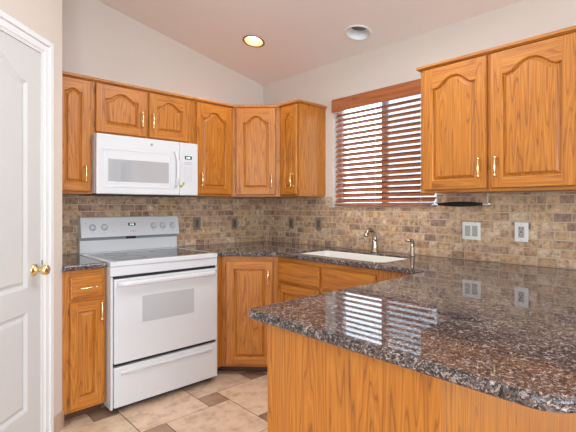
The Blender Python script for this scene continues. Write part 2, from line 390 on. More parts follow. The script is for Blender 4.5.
# ------------------------------------------------------------------ windows
def window(name, y0, y1, z0, z1, mull, xa=0.085):
    mb = MB(); f = 0.035
    for b in ((y0, y1, z0, z0+f), (y0, y1, z1-f, z1), (y0, y0+f, z0+f, z1-f), (y1-f, y1, z0+f, z1-f), (mull-0.022, mull+0.022, z0+f, z1-f)):
        mb.box(xa, xa+0.05, b[0], b[1], b[2], b[3], bev=0.004)
    o = struct(mb.build(name, M['vinyl']))
    for a, b in ((y0+f, mull-0.022), (mull+0.022, y1-f)):
        bx('window_pane', (xa+0.02, xa+0.024, a, b, z0+f, z1-f), M['glass'], o)
    return o
wn = window('window_1', WY0, WY1, WZ0, WZ1, -1.372)
bx('insect_screen', (0.128, 0.1285, WY0+0.036, -1.395, WZ0+0.036, WZ1-0.036), M['screen'], wn)
window('window_2', VY0, VY1, VZ0, VZ1, (VY0+VY1)/2)
mb = MB(); mb.box(-0.0005, 0.085, WY0+0.0005, WY1-0.0005, WZ0, WZ0+0.004, bev=0.001); struct(mb.build('trim_1', M['trimw']))   # sill

# wooden blind
bl = thing('wooden_blind', 'red-brown wooden venetian blind with tilted slats in the kitchen window', 'blind', (0.0, -1.395, WZ0+0.006))
H0 = 0.885; yl, yr = 0.437, -0.459
mb = MB(); mb.box(-0.052, -0.036, yr, yl+0.006, H0-0.105, H0, bev=0.004)
mb.box(-0.036, 0.03, yl-0.006, yl+0.006, H0-0.105, H0-0.002); mb.build('valance', M['blind'], bl)
mb = MB(); mb.box(-0.030, 0.028, yr+0.004, yl-0.012, H0-0.05, H0-0.008, bev=0.002); mb.build('headrail', M['whitep'], bl)
ns = 18; zb = 0.048; pitch = (H0-0.105-zb)/(ns-0.4); TILT = math.radians(38)
for k in range(ns):
    mb = MB(); n_ = 6; top = []; bot = []
    for i in range(n_+1):
        t = i/n_-0.5; cr = 0.0022*(1-4*t*t)
        x = t*0.050*math.cos(TILT); z = t*0.050*math.sin(TILT)
        nx, nz = -math.sin(TILT), math.cos(TILT)
        top.append((x+nx*(cr+0.0014), z+nz*(cr+0.0014))); bot.append((x+nx*(cr-0.0014), z+nz*(cr-0.0014)))
    pr_ = top+bot[::-1]
    mb.loft([[(p[0], yr+0.004, p[1]) for p in pr_], [(p[0], yl-0.010, p[1]) for p in pr_]], smooth=False)
    mb.build('slat', M['blind'], bl, (0, 0, zb+k*pitch))
mb = MB(); mb.box(-0.027, 0.024, yr, yl-0.008, 0.0, 0.018, bev=0.003); mb.build('bottom_rail', M['blind'], bl)
for yy in (yl-0.09, 0.02, yr+0.10):
    mb = MB()
    for xx in (-0.0285, 0.0235): mb.tube([(xx, yy, 0.01), (xx, yy, H0-0.03)], 0.0011, n=6)
    mb.build('ladder_cord', M['trimw'], bl)

# ------------------------------------------------------------------ cabinets
def arch_z(u, hs, peak, kind):
    """drop of the arch below its peak, u in -1..1 from the centre"""
    if not kind: return 0.0
    a = abs(u)
    if a > 0.87: return peak-peak*0.06*(a-0.87)/0.13
    t = a/0.87
    return peak*(0.5-0.5*math.cos(PI*t**1.25))
def handle(parent, x, z, y, vertical=True, L=0.096):
    mb = MB(); h = L/2
    def P(a, d): return (x, y-d, z+a) if vertical else (x+a, y-d, z)
    for s_ in (-1, 1):
        mb.lathe([(0.0085, 0), (0.0075, 0.004), (0.0045, 0.007), (0.0045, 0.022), (0.0075, 0.026), (0.0078, 0.030), (0.004, 0.034), (0.0, 0.035)], P(s_*h, 0), (0, -1, 0), n=12)
    pts = []; rad = []
    for i in range(13):
        t = -1+2*i/12; pts.append(P(t*h*1.08, 0.026+0.007*(1-t*t))); rad.append(0.0036+0.0030*(1-t*t)**2+(0.002 if abs(t) > 0.95 else 0))
    mb.tube(pts, rad, n=10)
    return mb.build('handle', M['brass'], parent)
def cab_door(parent, x0, x1, z0, z1, y, arch=True, hx=None, hz=None, stile=0.058, peak_in=None, drop=None, name='door'):
    """framed door with a raised panel; local frame, front towards -y"""
    cx_, cz_ = (x0+x1)/2, (z0+z1)/2; w_, h_ = x1-x0, z1-z0; T = 0.019
    hw, hh = w_/2, h_/2; st = min(stile, w_*0.24); rail = 0.054 if h_ > 0.2 else 0.03
    ptop = peak_in if peak_in is not None else (0.062 if arch else rail)
    dr = (drop if drop is not None else 0.058) if arch else 0.0
    N = 28
    def loop(inset, yy):
        a = hw-st-inset; pts = []
        zb_ = -hh+rail+inset; zt = hh-ptop-inset
        pts = [(-a+2*a*i/N, yy, zb_) for i in range(N+1)]
        for i in range(N+1):
            u = 1-2*i/N; pts.append((u*a, yy, zt-arch_z(u, 0, dr, arch)))
        return pts
    mb = MB()
    inner = loop(0, -T); a = hw-st
    n1 = N+1
    # front of the frame: bottom rail, top rail, stiles
    vi = [mb.bm.verts.new(p) for p in inner]
    ob = [mb.bm.verts.new((p[0], -T, -hh+0.004)) for p in inner[:n1]]; ot = [mb.bm.verts.new((p[0], -T, hh-0.004)) for p in inner[n1:]]
    F = mb.bm.faces.new
    for i in range(N):
        f = F((ob[i], ob[i+1], vi[i+1], vi[i])); f.material_index = 1
        f = F((vi[n1+i], vi[n1+i+1], ot[i+1], ot[i])); f.material_index = 1
    e = 0.004
    lb, lt = mb.bm.verts.new((-hw+e, -T, -hh+e)), mb.bm.verts.new((-hw+e, -T, hh-e))
    rb, rt_ = mb.bm.verts.new((hw-e, -T, -hh+e)), mb.bm.verts.new((hw-e, -T, hh-e))
    F((lb, ob[0], vi[0], vi[2*n1-1], ot[-1], lt)); F((ob[-1], rb, rt_, ot[0], vi[n1], vi[n1-1]))
    # outer edge: eased edge, sides and back
    o1 = [(-hw+e, -T, -hh+e), (hw-e, -T, -hh+e), (hw-e, -T, hh-e), (-hw+e, -T, hh-e)]
    o2 = [(-hw, -T+e*1.5, -hh), (hw, -T+e*1.5, -hh), (hw, -T+e*1.5, hh), (-hw, -T+e*1.5, hh)]
    o3 = [(p[0], 0, p[2]) for p in o2]
    R = [[mb.bm.verts.new(p) for p in o] for o in (o1, o2, o3)]
    for r0, r1 in zip(R, R[1:]):
        for i in range(4): f = F((r0[i], r0[(i+1) % 4], r1[(i+1) % 4], r1[i])); f.material_index = 1 if i in (0, 2) else 0
    F(R[2])
    # moulded inner edge going down to the groove
    l2 = [mb.bm.verts.new(p) for p in loop(0.004, -T+0.004)]; l3 = [mb.bm.verts.new(p) for p in loop(0.007, -T+0.014)]
    for r0, r1 in ((vi, l2), (l2, l3)):
        for i in range(len(r0)):
            j = (i+1) % len(r0); F((r0[i], r0[j], r1[j], r1[i])).smooth = True
    bmesh.ops.remove_doubles(mb.bm, verts=mb.bm.verts, dist=1e-5)
    d = mb.build(name, [M['oakV'], M['oakH']], parent, (cx_, y, cz_), recalc=False)
    me = d.data
    bm2 = bmesh.new(); bm2.from_mesh(me); bmesh.ops.recalc_face_normals(bm2, faces=bm2.faces); bm2.to_mesh(me); bm2.free()
    # raised panel
    mb = MB(); rings = [loop(0.0068, -T+0.0145), loop(0.0115, -T+0.0140), loop(0.0235, -T+0.0065), loop(0.0240, -T+0.0015), loop(0.0255, -T+0.0010)]
    vr = [[mb.bm.verts.new(p) for p in r] for r in rings]
    for r0, r1 in zip(vr, vr[1:]):
        for i in range(len(r0)):
            j = (i+1) % len(r0); mb.bm.faces.new((r0[i], r0[j], r1[j], r1[i]))
    lp = vr[-1]
    for i in range(N): mb.bm.faces.new((lp[i], lp[i+1], lp[2*n1-2-i], lp[2*n1-1-i]))
    mb.build('raised_panel', M['oakV'], d)
    if hx is not None:
        handle(d, hx-cx_, hz-cz_, -T)
        e = -1 if hx > cx_ else 1
        for zz in (hh-0.05, -hh+0.05):
            hb = MB(); hb.tube([(e*(hw+0.0030), -0.005, zz-0.018), (e*(hw+0.0030), -0.005, zz+0.018)], 0.0026, n=8)
            hb.build('hinge', M['hinge'], d)
    return d
def drawer(parent, x0, x1, z0, z1, y, pull=True):
    mb = MB(); cx_, cz_ = (x0+x1)/2, (z0+z1)/2; T = 0.019
    hw, hh = (x1-x0)/2, (z1-z0)/2
    mb.loft([[(sx*(hw-i), yy, sz*(hh-i)) for sx, sz in ((-1, -1), (1, -1), (1, 1), (-1, 1))] for i, yy in ((0, 0), (0, -0.008), (0.003, -0.012), (0.010, -0.0145), (0.013, -T), (0.016, -T))], smooth=False)
    d = mb.build('drawer', M['oakH'], parent, (cx_, y, cz_))
    if pull: handle(d, 0, 0, -T, vertical=False, L=0.085)
    return d
DPT = 0.320; CRT = 2.133
def wall_cab(name, label, loc, rotz, width, z0, doors, arch=dict(), crown_ends=(0, 0), side_open=False, ztop=CRT):
    """loc is the back left corner on the wall"""
    t = thing(name, label, 'cabinet', (loc[0], loc[1], z0), rotz, 'oak wall cabinets')
    H = ztop-0.022-z0
    mb = MB(); y = -DPT+0.019
    mb.box(0.0, width, y, -0.0, 0.012, H, 0); mb.build('cabinet_box', M['oakV'], t)
    bx('bottom_panel', (0.004, width-0.004, y, -0.004, 0.0, 0.0118), M['oakH'], t)
    # face frame: stiles and rails round the doors
    mb = MB(); xs = [0.0]
    edges = []
    for d in doors: edges.append((d[0]+0.012, d[1]-0.012))
    cur = 0.0
    for a, b in edges:
        mb.box(cur, a, -DPT, y-0.0002, 0.0, H, 0); cur = b
    mb.box(cur, width, -DPT, y-0.0002, 0.0, H, 0)
    for a, b in edges: mb.box(a, b, -DPT, y-0.0002, 0.0, 0.035, 1); mb.box(a, b, -DPT, y-0.0002, H-0.035, H, 1)
    mb.build('face_frame', [M['oakV'], M['oakH']], t)
    mb = MB(); a, b = crown_ends
    mb.box(-a, width+b, -DPT-0.024, -0.001, H+0.004, H+0.022, bev=0.004); mb.box(-a*0.6, width+b*0.6, -DPT-0.012, -0.001, H, H+0.005)
    mb.build('crown_moulding', M['oakH'], t)
    for d in doors:
        cab_door(t, d[0], d[1], d[2], d[3], -DPT-0.003, True, d[4], d[5], **arch)
    return t
A0 = lambda x: (x, 0.0)
dz0, dz1 = 0.016, 2.103-UB
# wall A, left to right
wall_cab('wall_cabinet', 'narrow oak wall cabinet beside the pantry wall, left of the microwave', (-2.0045, 0), 0, 0.2545, UB, [(0.028, 0.244, dz0, dz1, 0.205, 0.131)], dict(stile=0.055, drop=0.022))
ow = 1.7565
wall_cab('wall_cabinet', 'short two-door oak wall cabinet above the microwave', (-1.7495, 0), 0, 0.7545, ow, [(0.020, 0.372, 0.018, 2.103-ow, 0.332, 0.137), (0.392, 0.724, 0.018, 2.103-ow, 0.414, 0.137)], dict(peak_in=0.05, drop=0.045))
wall_cab('wall_cabinet', 'tall single-door oak wall cabinet just right of the microwave', (-0.9945, 0), 0, 0.382, UB, [(0.030, 0.368, dz0, dz1, 0.065, 0.131)])
# wall B short cabinet (front view: left is towards the corner)
wall_cab('wall_cabinet', 'narrow oak wall cabinet with an exposed side left of the window', (0, -0.6125), -PI/2, 0.228, UB, [(0.028, 0.216, dz0, dz1, 0.180, 0.131)], dict(stile=0.045, drop=0.04), crown_ends=(0, 0.02))
wall_cab('wall_cabinet', 'large two-door oak wall cabinet right of the window blind', (0, -1.922), -PI/2, 0.849, UB, [(0.026, 0.402, dz0, dz1, 0.370, 0.131), (0.424, 0.820, dz0, dz1, 0.458, 0.131)], crown_ends=(0.02, 0))
wall_cab('wall_cabinet', 'oak wall cabinet at the right edge of the photo, beside the two-door one', (0, -2.7715), -PI/2, 0.42, UB, [(0.022, 0.395, dz0, dz1, 0.365, 0.131)])
# diagonal corner wall cabinet
t = thing('corner_wall_cabinet', 'diagonal oak corner wall cabinet between the two walls', 'cabinet', (0, 0, UB), 0, 'oak wall cabinets')
H = CRT-0.022-UB
def corner_poly(e, o=0.612, d=DPT): return [(-0.001, -0.001), (-o, -0.001), (-o, -d), (-d-e*0, -o), (-0.001, -o)]
def offset_front(o, d, f, inset=0.0):
    """pentagon whose diagonal front is pushed outwards by f"""
    k = f*math.sqrt(2)
    return [(-0.001, -0.001), (-o, -0.001), (-o, -d-k), (-d-k, -o), (-0.001, -o)]
fi = 0.019
mb = MB(); prism(mb, offset_front(0.611, DPT, -fi), 0.012, H); mb.build('cabinet_box', M['oakV'], t)
mb = MB(); prism(mb, offset_front(0.605, DPT, -fi-0.002), 0.0, 0.0118); mb.build('bottom_panel', M['oakH'], t)
mb = MB(); prism(mb, offset_front(0.611, DPT, 0.0), H, H+0.004); prism(mb, [(-0.001, -0.001), (-0.611, -0.001), (-0.611, -DPT-0.024), (-0.611+0.0, -DPT-0.024), (-DPT-0.024, -0.611), (-0.001, -0.611)][0:3]+[(-DPT-0.024, -0.611), (-0.001, -0.611)], H+0.004, H+0.022)
mb.build('crown_moulding', M['oakH'], t)
fl = 0.2915*math.sqrt(2)              # width of the diagonal front
fr_ = bpy.data.objects.new('face_frame', None)
mb = MB(); Lf = fl; a, b = 0.045, Lf-0.045
mb.box(0, a, -fi, 0, 0, H, 0); mb.box(b, Lf, -fi, 0, 0, H, 0); mb.box(a, b, -fi, 0, 0, 0.035, 1); mb.box(a, b, -fi, 0, H-0.035, H, 1)
off = Vector((-0.611, -DPT, 0))+Vector((r2, r2, 0))*fi
# rotz -45: local x runs (r2,-r2), local -y runs (-r2,-r2)
ff = mb.build('face_frame', [M['oakV'], M['oakH']], t, off, -PI/4)
d = cab_door(t, 0, 0.338, dz0, dz1, 0, True, 0.306, 0.131)
d.rotation_euler = (0, 0, -PI/4); c_ = Vector((-0.611, -DPT, 0))+Vector((r2, -r2, 0))*(Lf/2)+Vector((-r2, -r2, 0))*0.003
d.location = (c_.x, c_.y, d.location.z)

# ------------------------------------------------------------------ base cabinets
BD = 0.60; BZ0 = 0.068; BZ1 = CB-0.001; FF = 0.612
def base_parts(t, width, openings, hollow=False):
    mb = MB(); y = -FF+0.019
    if hollow:
        mb.box(0, 0.018, y, -0.002, BZ0+0.002, BZ1, 0); mb.build('side_panel', M['oakV'], t)
        bx('side_panel', (width-0.018, width, y, -0.002, BZ0+0.002, BZ1), M['oakV'], t)
        bx('bottom_panel', (0.0182, width-0.0182, y, -0.002, BZ0+0.002, BZ0+0.02), M['oakH'], t)
    else:
        mb.box(0, width, y, -0.002, BZ0+0.002, BZ1, 0); mb.build('cabinet_box', M['oakV'], t)
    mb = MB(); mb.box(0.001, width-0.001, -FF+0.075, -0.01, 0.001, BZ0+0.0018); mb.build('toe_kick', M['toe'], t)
    mb = MB(); cur = 0.0
    for a, b, zs in openings:
        mb.box(cur, a, -FF, y-0.0002, BZ0, BZ1, 0); cur = b
        z = BZ0
        for z0, z1 in zs: mb.box(a, b, -FF, y-0.0002, z, z0, 1); z = z1
        mb.box(a, b, -FF, y-0.0002, z, BZ1, 1)
    mb.box(cur, width, -FF, y-0.0002, BZ0, BZ1, 0); mb.build('face_frame', [M['oakV'], M['oakH']], t)
t = thing('base_cabinet', 'narrow oak base cabinet with one drawer, between pantry wall and range', 'cabinet', (-2.0045, 0, 0), 0, 'oak base cabinets')
base_parts(t, 0.2415, [(0.05, 0.215, [(0.10, 0.69), (0.735, 0.85)])])
drawer(t, 0.038, 0.224, 0.728, 0.860, -FF-0.003)
cab_door(t, 0.034, 0.226, 0.090, 0.708, -FF-0.003, False, 0.205, 0.645, stile=0.045)
# corner base
t = thing('corner_base_cabinet', 'diagonal oak corner base cabinet between the range and the sink', 'cabinet', (0, 0, 0), 0, 'oak base cabinets')
o = 0.912
mb = MB(); prism(mb, offset_front(o, FF-0.0, -fi)[:2]+offset_front(o, FF, -fi)[2:], BZ0+0.002, BZ1); mb.build('cabinet_box', M['oakV'], t)
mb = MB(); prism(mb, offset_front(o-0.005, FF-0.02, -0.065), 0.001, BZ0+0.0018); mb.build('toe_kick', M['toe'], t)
Lf = (o-FF)*math.sqrt(2)
mb = MB(); a, b = 0.045, Lf-0.045
mb.box(0, a, -fi, 0, BZ0, BZ1, 0); mb.box(b, Lf, -fi, 0, BZ0, BZ1, 0); mb.box(a, b, -fi, 0, BZ0, 0.10, 1); mb.box(a, b, -fi, 0, 0.845, BZ1, 1)
off = Vector((-o, -FF, 0))+Vector((r2, r2, 0))*fi
mb.build('face_frame', [M['oakV'], M['oakH']], t, off, -PI/4)
d = cab_door(t, 0, 0.352, 0.090, 0.862, 0, False, 0.318, 0.745)
d.rotation_euler = (0, 0, -PI/4); c_ = Vector((-o, -FF, 0))+Vector((r2, -r2, 0))*(Lf/2)+Vector((-r2, -r2, 0))*0.003
d.location = (c_.x, c_.y, d.location.z)
# small filler between range and corner cabinet
tag(bx('filler_strip', (-0.990, -0.9135, -0.612, -0.003, BZ0, BZ1), M['oakV']), 'narrow oak filler strip directly right of the range, under the granite', 'filler strip')
# sink base
t = thing('sink_base_cabinet', 'wide oak sink base cabinet with two false drawer fronts under the sink', 'cabinet', (0, -0.9135, 0), -PI/2, 'oak base cabinets')
base_parts(t, 1.24, [(0.03, 0.43, [(0.10, 0.69), (0.735, 0.85)]), (0.472, 0.87, [(0.10, 0.69), (0.735, 0.85)])], True)
bx('false_front_backing', (0.0185, 0.90, -FF+0.0195, -FF+0.03, 0.70, 0.88), M['oakH'], t)
for k, (a, b) in enumerate(((0.014, 0.434), (0.466, 0.886))):
    drawer(t, a, b, 0.722, 0.862, -FF-0.003, pull=False)
    cab_door(t, a, b, 0.090, 0.702, -FF-0.003, False, b-0.03 if k == 0 else a+0.03, 0.60)

# peninsula cabinet
t = thing('peninsula_cabinet', 'oak peninsula cabinet with a plain end panel below the granite overhang', 'cabinet', (-0.9, -2.49, 0), 0, 'oak base cabinets')
PX0, PX1, PY0, PY1 = -0.895, 0.895, -0.315, 0.292
bx('cabinet_box', (PX0+0.006, PX1, PY0+0.006, PY1-0.022, BZ0, BZ1), M['oakV'], t)
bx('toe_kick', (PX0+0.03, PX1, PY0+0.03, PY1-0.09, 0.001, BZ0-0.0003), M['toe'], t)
bx('end_panel', (PX0-0.001, PX0+0.0055, PY0+0.028, PY1-0.0225, 0.001, BZ1), M['oakV'], t)
bx('corner_stile', (PX0-0.004, PX0+0.0055, PY0-0.004, PY0+0.0275, 0.001, BZ1), M['oakV'], t, bev=0.002)
mb = MB(); mb.box(PX0-0.003, PX0+0.04, PY1-0.022, PY1-0.001, 0.001, BZ1, bev=0.001); mb.box(PX0+0.041, 0.24, PY1-0.022, PY1-0.001, BZ0, BZ1)
mb.build('face_frame', M['oakV'], t)
bx('back_panel', (PX0+0.006, PX1, PY0-0.002, PY0+0.0055, 0.001, BZ1), M['oakV'], t)

# ------------------------------------------------------------------ granite
def arc(cx_, cy_, r, a0, a1, n=8): return [(cx_+r*math.cos(math.radians(a0+(a1-a0)*i/n)), cy_+r*math.sin(math.radians(a0+(a1-a0)*i/n))) for i in range(n+1)]
SX0, SX1, SY0, SY1 = -0.545, -0.160, -1.785, -1.005
R_ = 0.035
sinkhole = arc(SX1-R_, SY1-R_, R_, 0, 90, 5)+arc(SX0+R_, SY1-R_, R_, 90, 180, 5)+arc(SX0+R_, SY0+R_, R_, 180, 270, 5)+arc(SX1-R_, SY0+R_, R_, 270, 360, 5)
PE = -1.848
outline = [(-0.990, -0.001), (-0.001, -0.001), (-0.001, -3.087)]
outline += list(reversed(arc(PE+0.087, -3.0, 0.087, 180, 270, 12)))
outline += list(reversed(arc(PE+0.03, -2.142-0.03, 0.03, 90, 180, 5)))
outline += [(-0.70, -2.142)]+[(-0.645-0.0, -2.087)][:0]+arc(-0.70, -2.085, 0.057, 270, 360, 6)[1:]
outline += [(-0.643, -0.925), (-0.925, -0.643), (-0.990, -0.643)]
mb = MB(); mb.poly(outline, CB, CT, [sinkhole])
tag(mb.build('granite_countertop', M['granite'], bevel=0.013, bseg=4), 'polished brown speckled granite countertop running round the corner and over the peninsula', 'countertop', 'granite countertops')
mb = MB(); mb.poly([(-2.005, -0.001), (-2.005, -0.613), (-2.012, -0.645), (-1.763, -0.645), (-1.763, -0.001)], CB, CT)
tag(mb.build('granite_countertop', M['granite'], bevel=0.013, bseg=4), 'small granite counter piece left of the range, against the pantry wall', 'countertop', 'granite countertops')

# sink
t = thing('kitchen_sink', 'cream undermount sink set in the granite below the window', 'sink', ((SX0+SX1)/2, (SY0+SY1)/2, CB))
def rrect(hx, hy, r, z, n=5):
    return [(x, y, z) for x, y in arc(hx-r, hy-r, r, 0, 90, n)+arc(-hx+r, hy-r, r, 90, 180, n)+arc(-hx+r, -hy+r, r, 180, 270, n)+arc(hx-r, -hy+r, r, 270, 360, n)]
hx, hy = (SX1-SX0)/2, (SY1-SY0)/2
mb = MB()
mb.loft([rrect(hx-0.0006, hy-0.0006, 0.035, 0.004), rrect(hx-0.0006, hy-0.0006, 0.035, CT-CB-0.013), rrect(hx-0.008, hy-0.008, 0.034, CT-CB-0.013), rrect(hx-0.012, hy-0.012, 0.034, CT-CB-0.020), rrect(hx-0.020, hy-0.020, 0.034, -0.15), rrect(hx-0.04, hy-0.04, 0.034, -0.185), rrect(0.04, 0.04, 0.02, -0.19)], cap=False)
fb = mb.bm.faces.new([v for v in mb.bm.verts][-24:]); mb.build('basin', M['sink'], t, recalc=False)
mb = MB(); mb.box(-hx+0.021, hx-0.021, -0.115, -0.085, -0.18, -0.03, bev=0.01, seg=3); mb.build('bowl_divider', M['sink'], t)
for yy in (0.13, -0.24):
    mb = MB(); mb.lathe([(0.045, -0.188), (0.045, -0.182), (0.03, -0.184), (0.0, -0.185)], (0, yy, 0)); mb.build('drain', M['nickel'], t)

# faucet
t = thing('faucet', 'brushed nickel arched kitchen faucet standing behind the sink', 'faucet', (-0.088, -1.412, CT))
mb = MB(); mb.lathe([(0.030, 0.0003), (0.030, 0.006), (0.026, 0.012), (0.0225, 0.05), (0.0205, 0.075), (0.0195, 0.085)], (0, 0, 0)); mb.build('faucet_base', M['nickel'], t)
mb = MB(); pts = []; rad = []
for i in range(17):
    a = PI*0.80*i/16
    pts.append((-0.050*(1-math.cos(a))*0.95, 0.010*i/16, 0.085+0.078*math.sin(a)+0.010*math.sin(a/2))); rad.append(0.0195-0.0060*min(1, i/11))
mb.tube(pts, rad, n=14); mb.build('spout', M['nickel'], t)
e = Vector(pts[-1]); dr = (Vector(pts[-1])-Vector(pts[-2])).normalized()
mb = MB(); mb.lathe([(0.0125, 0), (0.016, 0.006), (0.0165, 0.022), (0.014, 0.026), (0.0, 0.026)], e-dr*0.004, dr); mb.build('spray_head', M['nickel'], t)
# side dispenser
t = thing('soap_dispenser', 'slim nickel dispenser with a short bent spout, right of the sink', 'dispenser', (-0.105, -1.735, CT))
mb = MB(); mb.lathe([(0.020, 0.0003), (0.020, 0.006), (0.016, 0.012), (0.0150, 0.05), (0.0130, 0.055), (0.0130, 0.088)], (0, 0, 0)); mb.build('dispenser_body', M['nickel'], t)
mb = MB(); mb.tube([(0, 0, 0.088), (0, 0, 0.100), (-0.006, 0.003, 0.108), (-0.022, 0.010, 0.110), (-0.045, 0.022, 0.104)], [0.0132, 0.0135, 0.013, 0.010, 0.008], n=12); mb.build('spout', M['nickel'], t)

# ------------------------------------------------------------------ range
RX0, RX1 = -1.760, -0.994; RW = RX1-RX0
t = thing('electric_range', 'white freestanding electric range with a black glass cooktop', 'range', (RX0, 0, 0))
mb = MB(); mb.box(0.002, RW-0.002, -0.655, -0.02, 0.036, 0.904, bev=0.003); mb.build('range_body', M['white'], t)
for xa, xb in ((0.002, 0.0165), (RW-0.0095, RW-0.002)): bx('side_flange', (xa, xb, -0.682, -0.6553, 0.036, 0.842), M['white'], t, bev=0.002)
mb = MB(); mb.box(0.03, RW-0.03, -0.635, -0.05, 0.012, 0.0358); mb.build('toe_recess', M['gap'], t)
for xx, yy in ((0.05, -0.60), (RW-0.05, -0.60), (0.05, -0.08), (RW-0.05, -0.08)):
    mb = MB(); mb.lathe([(0.016, 0.0), (0.016, 0.006), (0.008, 0.008), (0.008, 0.0119)], (xx, yy, 0.0003), n=12); mb.build('foot', M['black'], t)
mb = MB()   # cooktop frame round the glass
g0, g1, f0, f1 = 0.030, RW-0.030, -0.640, -0.105
ZT = CT+0.003
for b in ((0, g0, -0.684, -0.02), (g1, RW, -0.684, -0.02), (g0, g1, -0.684, f0), (g0, g1, f1, -0.02)):
    mb.box(b[0], b[1], b[2], b[3], 0.9045, ZT)
bmesh.ops.remove_doubles(mb.bm, verts=mb.bm.verts, dist=1e-5)
ck = mb.build('cooktop_frame', M['white'], t, bevel=0.006, bseg=3)
gl = bx('cooktop_glass', (g0+0.0005, g1-0.0005, f0+0.0005, f1-0.0005, 0.9047, ZT-0.003), M['glassblk'], t)
for cx_, cy_, rr in ((0.2, -0.49, 0.105), (0.57, -0.49, 0.085), (0.2, -0.24, 0.075), (0.57, -0.24, 0.105)):
    mb = MB(); mb.lathe([(rr, 0), (rr, 0.0004), (rr-0.004, 0.0004), (rr-0.004, 0)], (cx_, cy_, ZT-0.003), n=40, cap=False); mb.build('burner_ring', M['ring'], gl)
mb = MB(); mb.box(0.001, RW-0.001, -0.680, -0.6555, 0.845, 0.9042, bev=0.005); mb.build('front_fascia', M['white'], t)
mb = MB(); mb.box(0.0168, RW-0.0098, -0.664, -0.6556, 0.29, 0.8445); mb.build('door_gap', M['gap'], t)
# oven door
mb = MB(); mb.box(0.020, RW-0.012, -0.694, -0.6645, 0.312, 0.828, bev=0.005, seg=3)
od = mb.build('oven_door', M['white'], t)
bx('oven_window', (0.195, 0.565, -0.6955, -0.6942, 0.540, 0.706), M['ovenglass'], od, bev=0.0006)
mb = MB(); pts = []; n_ = 24
for i in range(n_+1):
    u = i/n_; x = 0.034+(RW-0.060)*u; e = min(1, min(u, 1-u)/0.05); pts.append((x, -0.697-0.034*math.sin(e*PI/2), 0.800))
rings = []
for p in pts: rings.append([(p[0], p[1]+0.011*math.cos(a), p[2]+0.017*math.sin(a)) for a in [2*PI*k/12 for k in range(12)]])
mb.loft(rings); mb.build('door_handle', M['white'], od)
# drawer
mb = MB(); mb.box(0.020, RW-0.012, -0.692, -0.6556, 0.045, 0.289, bev=0.005, seg=3); dwr = mb.build('storage_drawer', M['white'], t)
mb = MB(); mb.loft([[(0.06+(RW-0.12)*0, -0.6918, 0.238), (0.06, -0.705, 0.246), (0.06, -0.707, 0.256), (0.06, -0.6918, 0.262)], [(RW-0.06, -0.6918, 0.238), (RW-0.06, -0.705, 0.246), (RW-0.06, -0.707, 0.256), (RW-0.06, -0.6918, 0.262)]], smooth=False)
mb.build('drawer_pull', M['white'], dwr)
# backguard
mb = MB(); mb.box(0.010, RW+0.004, -0.068, -0.013, 0.9345, 1.024, bev=0.003); mb.build('backguard_riser', M['white'], t)
bx('vent_strip', (0.004, RW-0.004, -0.058, -0.013, 1.0242, 1.0468), M['grey'], t); bx('vent_outlet', (0.345, 0.415, -0.076, -0.0582, 1.0265, 1.0466), M['gap'], t)
def bgp(z): return -0.100+0.030*(z-1.047)/0.147
mb = MB(); mb.loft([[(x, bgp(1.047), 1.047), (x, bgp(1.188), 1.188), (x, bgp(1.194)+0.006, 1.194), (x, -0.013, 1.194), (x, -0.013, 1.047)] for x in (0.012, RW+0.010)], smooth=False)
cp = mb.build('control_panel', M['white'], t, bevel=0.002)
nrm = Vector((0, -math.cos(math.atan(0.030/0.147)), -0.0+math.sin(math.atan(0.030/0.147)))); 
def onp(x, z, out=0.0): return Vector((x, bgp(z), z))+nrm*out
for kx in (0.092, 0.176, 0.555, 0.634, 0.718):
    mb = MB(); mb.lathe([(0.020, 0.0002), (0.0195, 0.003), (0.0165, 0.005), (0.0155, 0.016), (0.0135, 0.018), (0, 0.018)], onp(kx, 1.119), nrm, n=24)
    kn = mb.build('knob', M['whitep'], cp)
    mb = MB(); c0 = onp(kx, 1.119, 0.018); mb.box(c0.x-0.0025, c0.x+0.0025, c0.y-0.004, c0.y+0.004, c0.z-0.0135, c0.z+0.0135, bev=0.001); mb.build('knob_grip', M['lgrey'], kn)
    mb = MB(); mb.lathe([(0.0250, 0.0001), (0.0250, 0.0004), (0.0214, 0.0004), (0.0214, 0.0001)], onp(kx, 1.119), nrm, n=28, cap=False); mb.build('dial_marking', M['grey'], cp)
def flat(mb, xa, xb, za, zb_, h=0.0006, mi=0):
    q = [onp(xa, za, 0.0001), onp(xb, za, 0.0001), onp(xb, zb_, 0.0001), onp(xa, zb_, 0.0001)]; q2 = [p+nrm*h for p in q]
    mb.loft([q, q2], mi, smooth=False)
mb = MB(); flat(mb, 0.352, 0.410, 1.125, 1.146, 0.001); dsp = mb.build('clock_display', M['black'], cp)
mb = MB()
for xa in (0.366, 0.379, 0.388): flat(mb, xa, xa+0.006, 1.130, 1.141, 0.0016)
mb.build('clock_digits', M['digits'], dsp)
for (xs, zs) in (((0.300, 0.325), (1.150, 1.134, 1.118, 1.103)), ((0.435, 0.462), (1.150, 1.134, 1.118, 1.103)), ((0.365, 0.385), (1.108,))):
    for xa in xs:
        for za in zs:
            mb = MB(); flat(mb, xa-0.006, xa+0.006, za-0.003, za+0.003, 0.0008); mb.build('touch_button', M['lgrey'], cp)
mb = MB(); flat(mb, 0.365, 0.405, 1.082, 1.087, 0.0005); flat(mb, 0.04, 0.046, 1.148, 1.154, 0.0005); flat(mb, 0.083, 0.09, 1.078, 1.083, 0.0005); flat(mb, 0.167, 0.174, 1.078, 1.083, 0.0005); flat(mb, 0.238, 0.245, 1.085, 1.09, .0005)
for kx in (0.551, 0.629, 0.713): flat(mb, kx-0.008, kx+0.008, 1.079, 1.082, 0.0005)
mb.build('panel_print', M['grey'], cp)

